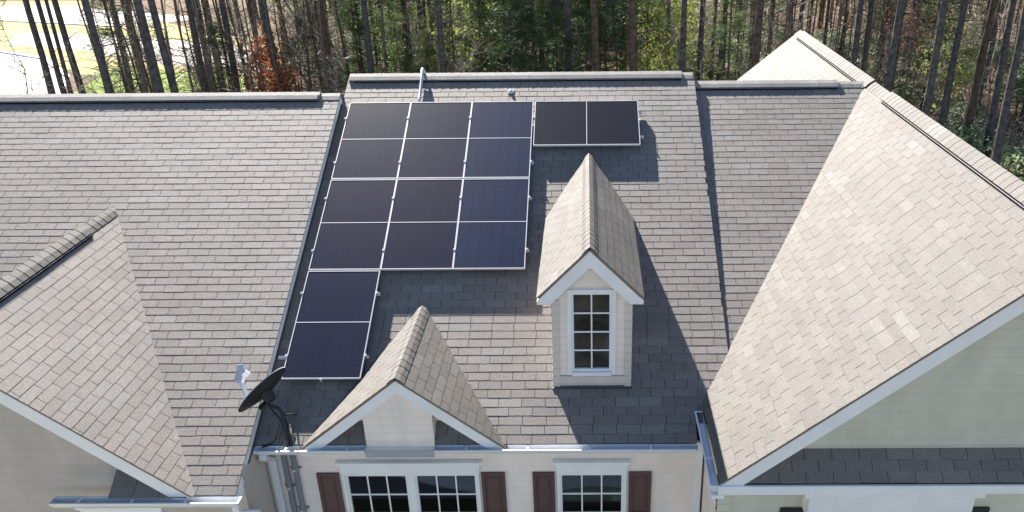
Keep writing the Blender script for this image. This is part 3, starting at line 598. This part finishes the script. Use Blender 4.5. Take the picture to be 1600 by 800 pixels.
# ------------------------------------------------------------------ things on the middle roof
mb = MB(); pts = [O(1.91, 6.62)+NM*.05, O(1.90, 6.8)+NM*.05, O(1.885, 7.2)+NM*.055, V(1.876, 7.33, T*YR+.085), V(1.873, 7.40, T*YR+.10), V(1.87, 7.48, T*YR+.06), V(1.868, 7.9, T*YR-.20)]
mb.tube(pts, .027, 12); tag(mb.build('electrical_conduit', M['ltmetal'], smooth=True), 'grey metal conduit climbing over the ridge above the solar panels', 'pipe')
mb = MB(); p = O(3.42, 6.99)
mb.slab(p-X*.05-SY*.05+NM*.006, X, SY, NM, .10, .10, .008); mb.tube([p+NM*.01, p+NM*.03, p+NM*.038], [.032, .028, .012], 10); tag(mb.build('roof_bracket', M['white_pl']), 'tiny white cap on the shingles below the middle ridge', 'roof cap')
# satellite dish
dc = V(.77, 1.60, 1.36); vd = (dc-CAM).normalized(); A = V(.285, .0, .265); A = (A-vd*A.dot(vd)*.9).normalized(); pp = vd.cross(A).normalized()
if pp.x > 0: pp = -pp
nd = (pp*.96+vd*.24).normalized(); B = nd.cross(A).normalized(); A = B.cross(nd).normalized()
dish = empty('satellite_dish', O(1.02, 1.42), 'satellite dish with shade-darkened back and white feed arm at the lower left roof corner', 'satellite dish')
me = bpy.data.meshes.new('reflector'); bm = bmesh.new(); rings = 8; seg = 40; grid = []
for sd in (0, 1):
    g = []
    for i in range(rings+1):
        q = i/rings; row = []
        for k in range(seg):
            t = 2*pi*k/seg; row.append(bm.verts.new(dc+A*(.365*q*cos(t))+B*(.30*q*sin(t))+nd*(.065*q*q-(.010 if sd else 0))))
        g.append(row)
    grid.append(g)
for sd in (0, 1):
    for i in range(rings):
        for k in range(seg):
            k2 = (k+1) % seg; f = [grid[sd][i][k], grid[sd][i][k2], grid[sd][i+1][k2], grid[sd][i+1][k]]
            try: fc = bm.faces.new(f if sd else f[::-1]); fc.smooth = True; fc.material_index = sd
            except ValueError: pass
for k in range(seg):
    k2 = (k+1) % seg; fc = bm.faces.new([grid[0][rings][k], grid[0][rings][k2], grid[1][rings][k2], grid[1][rings][k]]); fc.material_index = 0
bmesh.ops.remove_doubles(bm, verts=bm.verts, dist=.0005); bm.to_mesh(me); bm.free(); me.materials.append(M['white_pl']); me.materials.append(M['darkm']); link('reflector', me, dish)  # back face in dark metal: its shade is put into the colour
lp = dc+nd*.40-A*.07; e0 = dc-A*.33+nd*.03
e0 = dc+nd*.06-A*.2
mb = MB(); mb.bar(e0, lp, .045, .036); mb.build('feed_arm', M['white_pl'], dish, bevel=.004)
mb = MB(); 
mb.bar(lp-nd*.08-A*.06, lp+A*.09+nd*.03, .10, .07); mb.bar(lp+A*.09+nd*.02-B*.12, lp+A*.09+nd*.02+B*.12, .08, .06)
for q in (-.08, 0, .08): c = lp+B*q+A*.07+nd*.02; mb.tube([c, c-nd*.05, c-nd*.085], [.030, .040, .044], 10)
mb.build('feed_horn', M['white_pl'], dish, bevel=.004)
foot = O(1.02, 1.43); m0 = dc-nd*.10-A*.02
mb = MB(); mb.tube([dc-nd*.008, m0-nd*.02], [.085, .065], 14); mb.bar(m0-A*.05, m0-A*.16, .07, .05); mb.build('mount_bracket', M['darkm'], dish)
mb = MB(); jt = V(.97, 1.50, 1.13); mb.tube([m0-A*.08, V(.90, 1.56, 1.17), jt, foot+NM*.02], .021, 12); mb.build('mast', M['darkm'], dish, smooth=True)
mb = MB(); mb.slab(foot-X*.06-SY*.08+NM*.006, X, SY, NM, .12, .16, .006)
for sx in (-1, 1): mb.bar(foot+X*sx*.035+NM*.01, jt-V(0, 0, .08)+X*sx*.03, .008, .05)
mb.bar(foot+SY*.35+NM*.015, jt-V(0, 0, .03), .018, .018); mb.build('foot_bracket', M['darkm'], dish)
mb = MB(); mb.tube([m0-A*.06, V(.93, 1.50, 1.02), V(.90, 1.45, .90), V(.86, 1.40, .80), V(.80, 1.36, .755), V(.70, 1.33, .74)], .0075, 6); mb.tube([m0-A*.06, V(.96, 1.51, 1.0), V(.93, 1.42, .86), V(.84, 1.39, .775), V(.72, 1.34, .75)], .006, 6); mb.build('cable', M['darkm'], dish, smooth=True)
# things behind the small front window
mb = MB(); mb.box((5.02, 1.68, -.62), (5.14, 1.78, -.36)); mb.box((5.01, 1.67, -.37), (5.15, 1.79, -.35)); tag(mb.build('patterned_box', mat('patterned_paper', (.35, .38, .36), .8, .2, noise=.6, nscale=40)), 'small patterned grey box behind the lower right panes of the single window', 'box')
mb = MB(); mb.box((4.36, 1.68, -.9), (5.13, 2.2, -.62)); 
for k in range(9): mb.tube([(4.40+k*.085, 1.7, -.62), (4.40+k*.085, 1.72, -.585), (4.40+k*.085, 1.72, -.56)], [.035, .03, .012], 8)
tag(mb.build('bed_throw', M['teal']), 'teal cloth lying behind the sill of the single front window', 'cloth')

# ------------------------------------------------------------------ forest
def lk(name, me, parent=None):
    o = bpy.data.objects.new(name, me); COL.objects.link(o); o.parent = parent; return o
rf = random.Random(5)
def rdir(r, zmin=-1, zmax=1):
    z = r.uniform(zmin, zmax); t = r.uniform(0, 2*pi); q = math.sqrt(max(0, 1-z*z)); return V(q*cos(t), q*sin(t), z)
def leaf(mb, p, d, up, l, w): 
    s_ = d.cross(up).normalized()*w; mb.face([p-s_*.2, p+d*l*.5-s_, p+d*l, p+d*l*.5+s_])
def trunk_mesh(name, H, r0, mt, seed, sides=9, bend=.25, stubs=6):
    r = random.Random(seed); mb = MB(); n = 9; ph = r.uniform(0, 6.3); b = r.uniform(.3, 1)*bend
    pts = [V(cos(ph)*b*sin(i/n*3.0)+r.uniform(-.04, .04)*(i > 0), sin(ph)*b*sin(i/n*2.6)+r.uniform(-.04, .04)*(i > 0), H*i/n) for i in range(n+1)]
    rad = [r0*(1.35 if i == 0 else 1-.72*i/n) for i in range(n+1)]; rad[1] = r0
    mb.tube(pts, rad, sides)
    for k in range(stubs):
        q = r.uniform(.15, .6); i = int(q*n); p = pts[i].lerp(pts[i+1], q*n-i); d = rdir(r, .0, .5); L = r.uniform(.4, 1.8); mb.tube([p, p+d*L*.5, p+d*L+V(0, 0, -.1)], [.03, .02, .006], 4, cap=False)
    return mb.mesh(name, mt, smooth=True), pts
def crown_mesh(name, H, h0, rmax, nb, seed, mt, tuft=34, ll=.30, nw=.024):
    """whorled pine boughs carrying needle tufts, from height h0 to H"""
    r = random.Random(seed); mb = MB()
    for k in range(nb):
        q = (k+.5)/nb; z = h0+(H-h0)*q; R_ = rmax*(math.sin(pi*min(1, q*.8+.22))**.8)*r.uniform(.55, 1.1); t = r.uniform(0, 2*pi); d = V(cos(t), sin(t), r.uniform(-.15, .35)).normalized()
        e = V(0, 0, z)+d*R_; mb.tube([V(0, 0, z), V(0, 0, z)+d*R_*.55+V(0, 0, -.08), e], [.05, .035, .01], 4, cap=False, mi=1)
        for c in range(4):
            cc = V(0, 0, z)+d*R_*r.uniform(.35, 1.05)+rdir(r)*R_*.22
            for j in range(tuft):
                o = rdir(r, -.5, .9); st = cc+o*r.uniform(0, .34); leaf(mb, st, (o+rdir(r)*.6).normalized(), rdir(r), ll*r.uniform(.6, 1.2), nw)
    return mb.mesh(name, mt)
pine_trunks = [trunk_mesh('trunk', 24, .22, [M['bark'], M['bark_b']][i % 2 if i > 1 else 0], 100+i) for i in range(6)]
pine_crowns = [crown_mesh('crown', 24.6, 15, 2.6, 30, 200+i, [M['needle'], M['bark']], tuft=30, ll=.34) for i in range(3)]
thin_trunks = [trunk_mesh('trunk', 15, .075, M['bark_b'] if i % 2 else M['bark_c'], 300+i, sides=6, bend=.5, stubs=14) for i in range(5)]
def branchy(name, H, seed, mt, nb=26, spread=1.8, r0=.06):
    r = random.Random(seed); mb = MB(); n = 7; pts = [V(r.uniform(-.12, .12)*i, r.uniform(-.12, .12)*i, H*i/n) for i in range(n+1)]
    mb.tube(pts, [r0*(1-.85*i/n) for i in range(n+1)], 5, cap=False)
    for k in range(nb):
        q = r.uniform(.15, .98); i = min(n-1, int(q*n)); p = pts[i].lerp(pts[i+1], q*n-i); d = rdir(r, .05, .8); L = spread*(1.15-q)*r.uniform(.6, 1.3)
        e = p+d*L; mb.tube([p, p+d*L*.5+rdir(r)*.08, e], [.022, .013, .004], 3, cap=False)
        for j in range(4): s0 = p.lerp(e, r.uniform(.3, .9)); d2 = (d+rdir(r)*.9).normalized(); mb.tube([s0, s0+d2*L*.45], [.010, .003], 3, cap=False)
    return mb.mesh(name, mt)
saps = [branchy('branches', 8+i*1.4, 400+i, M['bark_c'] if i % 2 else M['twig'], spread=2.1, nb=44, r0=.045) for i in range(5)]
def leafcloud(name, c, rad, n, seed, mt, l=.16, w=.05, zs=.8, clumps=9):
    r = random.Random(seed); mb = MB(); cs = [rdir(r, -.6, 1)*r.uniform(.3, 1) for _ in range(clumps)]
    for k in range(n):
        q = r.choice(cs)*rad*.75+rdir(r)*rad*.42*r.random()**.5; q.z *= zs; leaf(mb, c+q, rdir(r), rdir(r), l*r.uniform(.6, 1.3), w*r.uniform(.7, 1.3))
    return mb.mesh(name, mt)
laurels = [leafcloud('leaves', V(0, 0, 1.1), 1.5, 900, 500+i, M['laurel'], .20, .055) for i in range(3)]
springs = [leafcloud('leaves', V(0, 0, 3.0), 2.0, 650, 520+i, M['yleaf'], .17, .05, zs=1.2, clumps=16) for i in range(3)]
rusts = [leafcloud('leaves', V(0, 0, 2.8), 1.5, 1000, 540+i, M['rust'], .17, .06, zs=1.5, clumps=12) for i in range(2)]
buds = [leafcloud('leaves', V(0, 0, 6.2), 2.2, 500, 560+i, M['redbud'], .13, .035, zs=1.1, clumps=18) for i in range(2)]
youngs = [crown_mesh('crown', 8.6+i*.8, 1.8, 2.3, 34, 580+i, [M['needle' if i not in (1, 3) else 'needle_b'], M['bark']], tuft=64, ll=.22, nw=.013) for i in range(4)]
young_tr = trunk_mesh('trunk', 8.4, .09, M['bark_b'], 590, sides=6, stubs=0)[0]
stem_b = branchy('stems', 2.2, 600, M['bark_c'], nb=10, spread=1.0, r0=.03)

ORD = ['first', 'second', 'third', 'fourth', 'fifth', 'sixth', 'seventh', 'eighth', 'ninth', 'tenth', 'eleventh', 'twelfth', 'thirteenth', 'fourteenth', 'fifteenth', 'sixteenth', 'seventeenth', 'eighteenth', 'nineteenth', 'twentieth']
def place(px, py, dist):
    """ground point under the sight line of a trunk seen at px,py, dist metres away"""
    d = rt*((px-CX)/FPX)+dn*((py-CY)/FPX)+fw; p = CAM+d*(dist/math.hypot(d.x, d.y)); return V(p.x, p.y, GZ)
pines = [ (12, 0, 0) ][:0]
big = [(73, 10), (93, 8), (103, 6), (125, 10), (169, 14), (199, 9), (221, 8), (248, 16), (272, 14), (319, 12), (331, 10), (364, 11), (430, 12), (513, 12),
       (577, 12), (643, 10), (692, 13), (727, 9), (747, 7), (778, 8), (846, 8), (886, 12), (938, 15), (972, 9), (991, 18), (1062, 12),
       (1094, 11), (1110, 6), (1124, 9), (1176, 16), (1197, 8), (1225, 7), (1242, 9), (1283, 6), (1310, 7), (1337, 12), (1347, 10), (1392, 14), (1411, 8), (1455, 14), (1485, 12), (1529, 12), (1566, 12), (1586, 14)]
zones = [(0, 520, 'behind the left roof'), (520, 1085, 'behind the middle roof'), (1085, 1700, 'behind the right roof')]
cnt = {}
def tree_root(kind, p, label, cat, group, sc=1.0, rz=0, tilt=(0, 0)):
    o = bpy.data.objects.new(kind, None); COL.objects.link(o); o.location = p; o.rotation_euler = (tilt[0], tilt[1], rz); o.scale = (sc[0], sc[0], sc[1]) if isinstance(sc, tuple) else (sc, sc, sc); o.empty_display_size = .3
    return tag(o, label, cat, group)
used = []
for px, w in big:
    dist = min(58, max(37, 520/w)); p = place(px, 120, dist)
    radius = w/1264*dist*.86/2; me, pts = pine_trunks[rf.randrange(6)]
    z = [q for q in zones if q[0] <= px < q[1]][0][2]; cnt[z] = cnt.get(z, 0)+1
    H = min(rf.uniform(.88, 1.0), ((p.y-9.5)*.745+9.8)/25.2)
    root = tree_root('pine_tree', p, 'tall pine, %s big trunk from the left %s' % (ORD[cnt[z]-1], z), 'pine tree', 'tall pines standing behind the houses', (radius/.20, H), rf.uniform(0, 6.3), (rf.uniform(-.018, .018), rf.uniform(-.02, .02)))
    root.scale = (1, 1, H); 
    t = lk('trunk', me, root); t.scale = (radius/.20, radius/.20, 1)
    lk('crown', pine_crowns[rf.randrange(3)], root); used.append(p)
def inroad(p): return (p.x < -24 and 39 < p.y < 80) or p.x < -34
# back rows of pines and thin trees
k = 0
while k < 95:
    y = rf.uniform(46, 105); x = rf.uniform(-.52, .62)*(y+7)+4.5; p = V(x, y, GZ)
    if inroad(p) or any((p-q).length < 1.5 for q in used): continue
    k += 1; used.append(p); me, pts = pine_trunks[rf.randrange(6)]
    root = tree_root('pine_tree', p, 'pine trunk standing deeper in the wood behind the front row of pines', 'pine tree', 'pines deeper in the wood', 1, rf.uniform(0, 6.3), (rf.uniform(-.03, .03), rf.uniform(-.03, .03)))
    sc = rf.uniform(.55, 1.0); t = lk('trunk', me, root); t.scale = (sc, sc, 1); 
    if y < 80: lk('crown', pine_crowns[rf.randrange(3)], root)
k = 0
while k < 130:
    y = rf.uniform(34, 90); x = rf.uniform(-.50, .62)*(y+7)+4.5; p = V(x, y, GZ)
    if inroad(p) and rf.random() < .93: continue
    k += 1; me, pts = thin_trunks[rf.randrange(5)]
    root = tree_root('thin_tree', p, 'thin bare young tree between the pines of the wood', 'tree', 'thin bare trees in the wood', rf.uniform(.75, 1.15), rf.uniform(0, 6.3), (rf.uniform(-.05, .05), rf.uniform(-.05, .05)))
    lk('trunk', me, root)
k = 0
while k < 230:
    y = 33+62*rf.random()**1.3; x = rf.uniform(-.50, .62)*(y+7)+4.5; p = V(x, y, GZ)
    if inroad(p): continue
    k += 1; root = tree_root('sapling', p, 'bare twiggy sapling in the undergrowth of the wood', 'sapling', 'bare saplings in the undergrowth', rf.uniform(.55, 1.05), rf.uniform(0, 6.3)); lk('branches', saps[rf.randrange(5)], root)
for n in range(50):
    p = place(rf.uniform(165, 530), 110, rf.uniform(39, 62)); me, pts = thin_trunks[rf.randrange(5)]
    root = tree_root('thin_tree', p, 'slender bare tree crowding the wood edge behind the left roof', 'tree', 'slender bare trees behind the left roof', rf.uniform(.7, 1.1), rf.uniform(0, 6.3), (rf.uniform(-.07, .07), rf.uniform(-.07, .07))); lk('trunk', me, root); 
    if n % 2: lk('branches', saps[n % 5], root)
# named individuals seen in the photo
for n, (px, py, dist, v, sc) in enumerate([(40, 100, 44, 0, .8), (22, 90, 50, 1, .9), (110, 110, 43, 2, .7), (150, 120, 46, 0, .75), (215, 110, 47, 3, .8)]):
    root = tree_root('sapling', place(px, py, dist), 'bare sapling beside the pale road at upper left, %s from the left' % ORD[n], 'sapling', 'saplings beside the road', sc); lk('branches', saps[v], root)
for n, (px, py, dist, v, sc) in enumerate([(388, 120, 37, 0, 1.1), (425, 85, 42, 1, 1.2), (450, 130, 37, 0, 1.0), (405, 60, 48, 1, 1.3)]):
    root = tree_root('beech_sapling', place(px, py, dist), 'young tree with rusty brown leaves, %s from the left, beyond the left roof' % ORD[n], 'young tree', 'rusty leaved young trees', sc, n*1.7); lk('leaves', rusts[v], root); lk('stems', stem_b, root)
for n, (px, dist, v, sc) in enumerate([(480, 45, 0, .8), (560, 50, 3, .9), (640, 43, 0, .62), (668, 45, 1, .6), (800, 42, 0, 1.0), (835, 44, 2, 1.05), (870, 46, 3, 1.0), (918, 42, 0, .95), (948, 48, 2, 1.0), (1130, 50, 3, .85), (1150, 55, 1, .9), (905, 52, 1, 1.0), (200, 50, 3, .9), (345, 48, 0, .75), (1010, 56, 1, .9), (740, 55, 1, .8)]):
    root = tree_root('young_pine', place(px, 100, dist), 'bushy green young pine, %s one counted from the nearest, in front of the wood' % ORD[n], 'young pine', 'bushy young pines among the trunks', sc, n*1.3); lk('trunk', young_tr, root); lk('crown', youngs[v], root)
for n in range(64):
    px = rf.uniform(745, 985) if n < 36 else rf.uniform(450, 740) if n < 50 else rf.uniform(1180, 1640); d = rf.uniform(50, 92)
    root = tree_root('young_pine', place(px, 60, d), 'bushy young pine deep between the trunks of the wood', 'young pine', 'young pines deep in the wood', rf.uniform(.8, 1.4), rf.uniform(0, 6)); lk('trunk', young_tr, root); lk('crown', youngs[n % 4], root)
for n in range(80):
    y = 36+34*rf.random(); px = rf.uniform(1180, 1660) if n < 64 else rf.uniform(1060, 1200); d = rf.uniform(36, 74)
    root = tree_root('laurel_shrub', place(px, 100, d), 'pale green leafy laurel shrub under the trees behind the right houses', 'shrub', 'laurel shrubs under the trees', rf.uniform(.6, 1.25), rf.uniform(0, 6)); lk('leaves', laurels[n % 3], root); lk('stems', stem_b, root)
for n in range(46):
    px = rf.choice([rf.uniform(970, 1100), rf.uniform(960, 1150), rf.uniform(1000, 1090), rf.uniform(720, 800), rf.uniform(1440, 1600), rf.uniform(560, 700)]); d = rf.uniform(46, 82)
    root = tree_root('budding_tree', place(px, 60, d), 'small tree in yellow green spring leaf deep in the wood', 'small tree', 'yellow green budding trees', rf.uniform(.8, 1.5), rf.uniform(0, 6)); lk('leaves', springs[n % 3], root); lk('stems', stem_b, root)
for n, (px, d) in enumerate([(1400, 46), (1440, 50), (1420, 56), (1350, 60)]):
    root = tree_root('red_bud_tree', place(px, 40, d), 'small tree with reddish buds, %s from the house, behind the big gable' % ORD[n], 'small tree', 'reddish budding trees', .9, n); lk('leaves', buds[n % 2], root); lk('branches', saps[n], root)
# undergrowth: fallen branches, dry stems and leaf litter nobody could count
mb = MB(); r = random.Random(77)
for k in range(30000):
    y = 31+75*r.random()**1.35; x = r.uniform(-.52, .64)*(y+7)+4.5; p = V(x, y, GZ+.02)
    if inroad(p): continue
    L = r.uniform(.5, 2.6); d = rdir(r, .02, 1.0) if r.random() < .7 else rdir(r, 0, .15); s_ = rdir(r); s_ = (s_-d*s_.dot(d)).normalized()*r.uniform(.006, .017)
    m_ = p+d*L*.5+rdir(r)*.12
    mb.face([p-s_, p+s_, m_+s_*.7, m_-s_*.7]); mb.face([m_-s_*.7, m_+s_*.7, p+d*L+s_*.1, p+d*L-s_*.1])
o = mb.build('dry_brush', M['twig']); tag(o, 'tangle of dry pale twigs and stems on the forest floor', 'undergrowth', kind='stuff')
mb = MB()
for k in range(40000):
    y = 31+75*r.random()**1.35; x = r.uniform(-.52, .64)*(y+7)+4.5; p = V(x, y, GZ+r.random()**3*1.0)
    if inroad(p): continue
    leaf(mb, p, rdir(r, -.2, .5), rdir(r), r.uniform(.10, .24), r.uniform(.03, .08))
o = mb.build('leaf_litter', M['litter']); tag(o, 'brown fallen leaves covering the forest floor', 'leaf litter', kind='stuff')
mb = MB()
for k in range(14000):
    y = 33+70*r.random()**1.3; x = r.uniform(-.50, .64)*(y+7)+4.5
    if math.sin(x*.33+1)+math.sin(y*.41+x*.2) < .25 and not (x < -16 and y < 56): continue
    if x < -31 and y > 46: continue
    p = V(x, y, GZ+r.random()**1.5*1.1); leaf(mb, p, rdir(r, -.1, .9), rdir(r), r.uniform(.14, .34), r.uniform(.035, .08))
o = mb.build('ground_cover', M['laurel']); tag(o, 'patches of low green plants between the trunks', 'ground cover', kind='stuff')
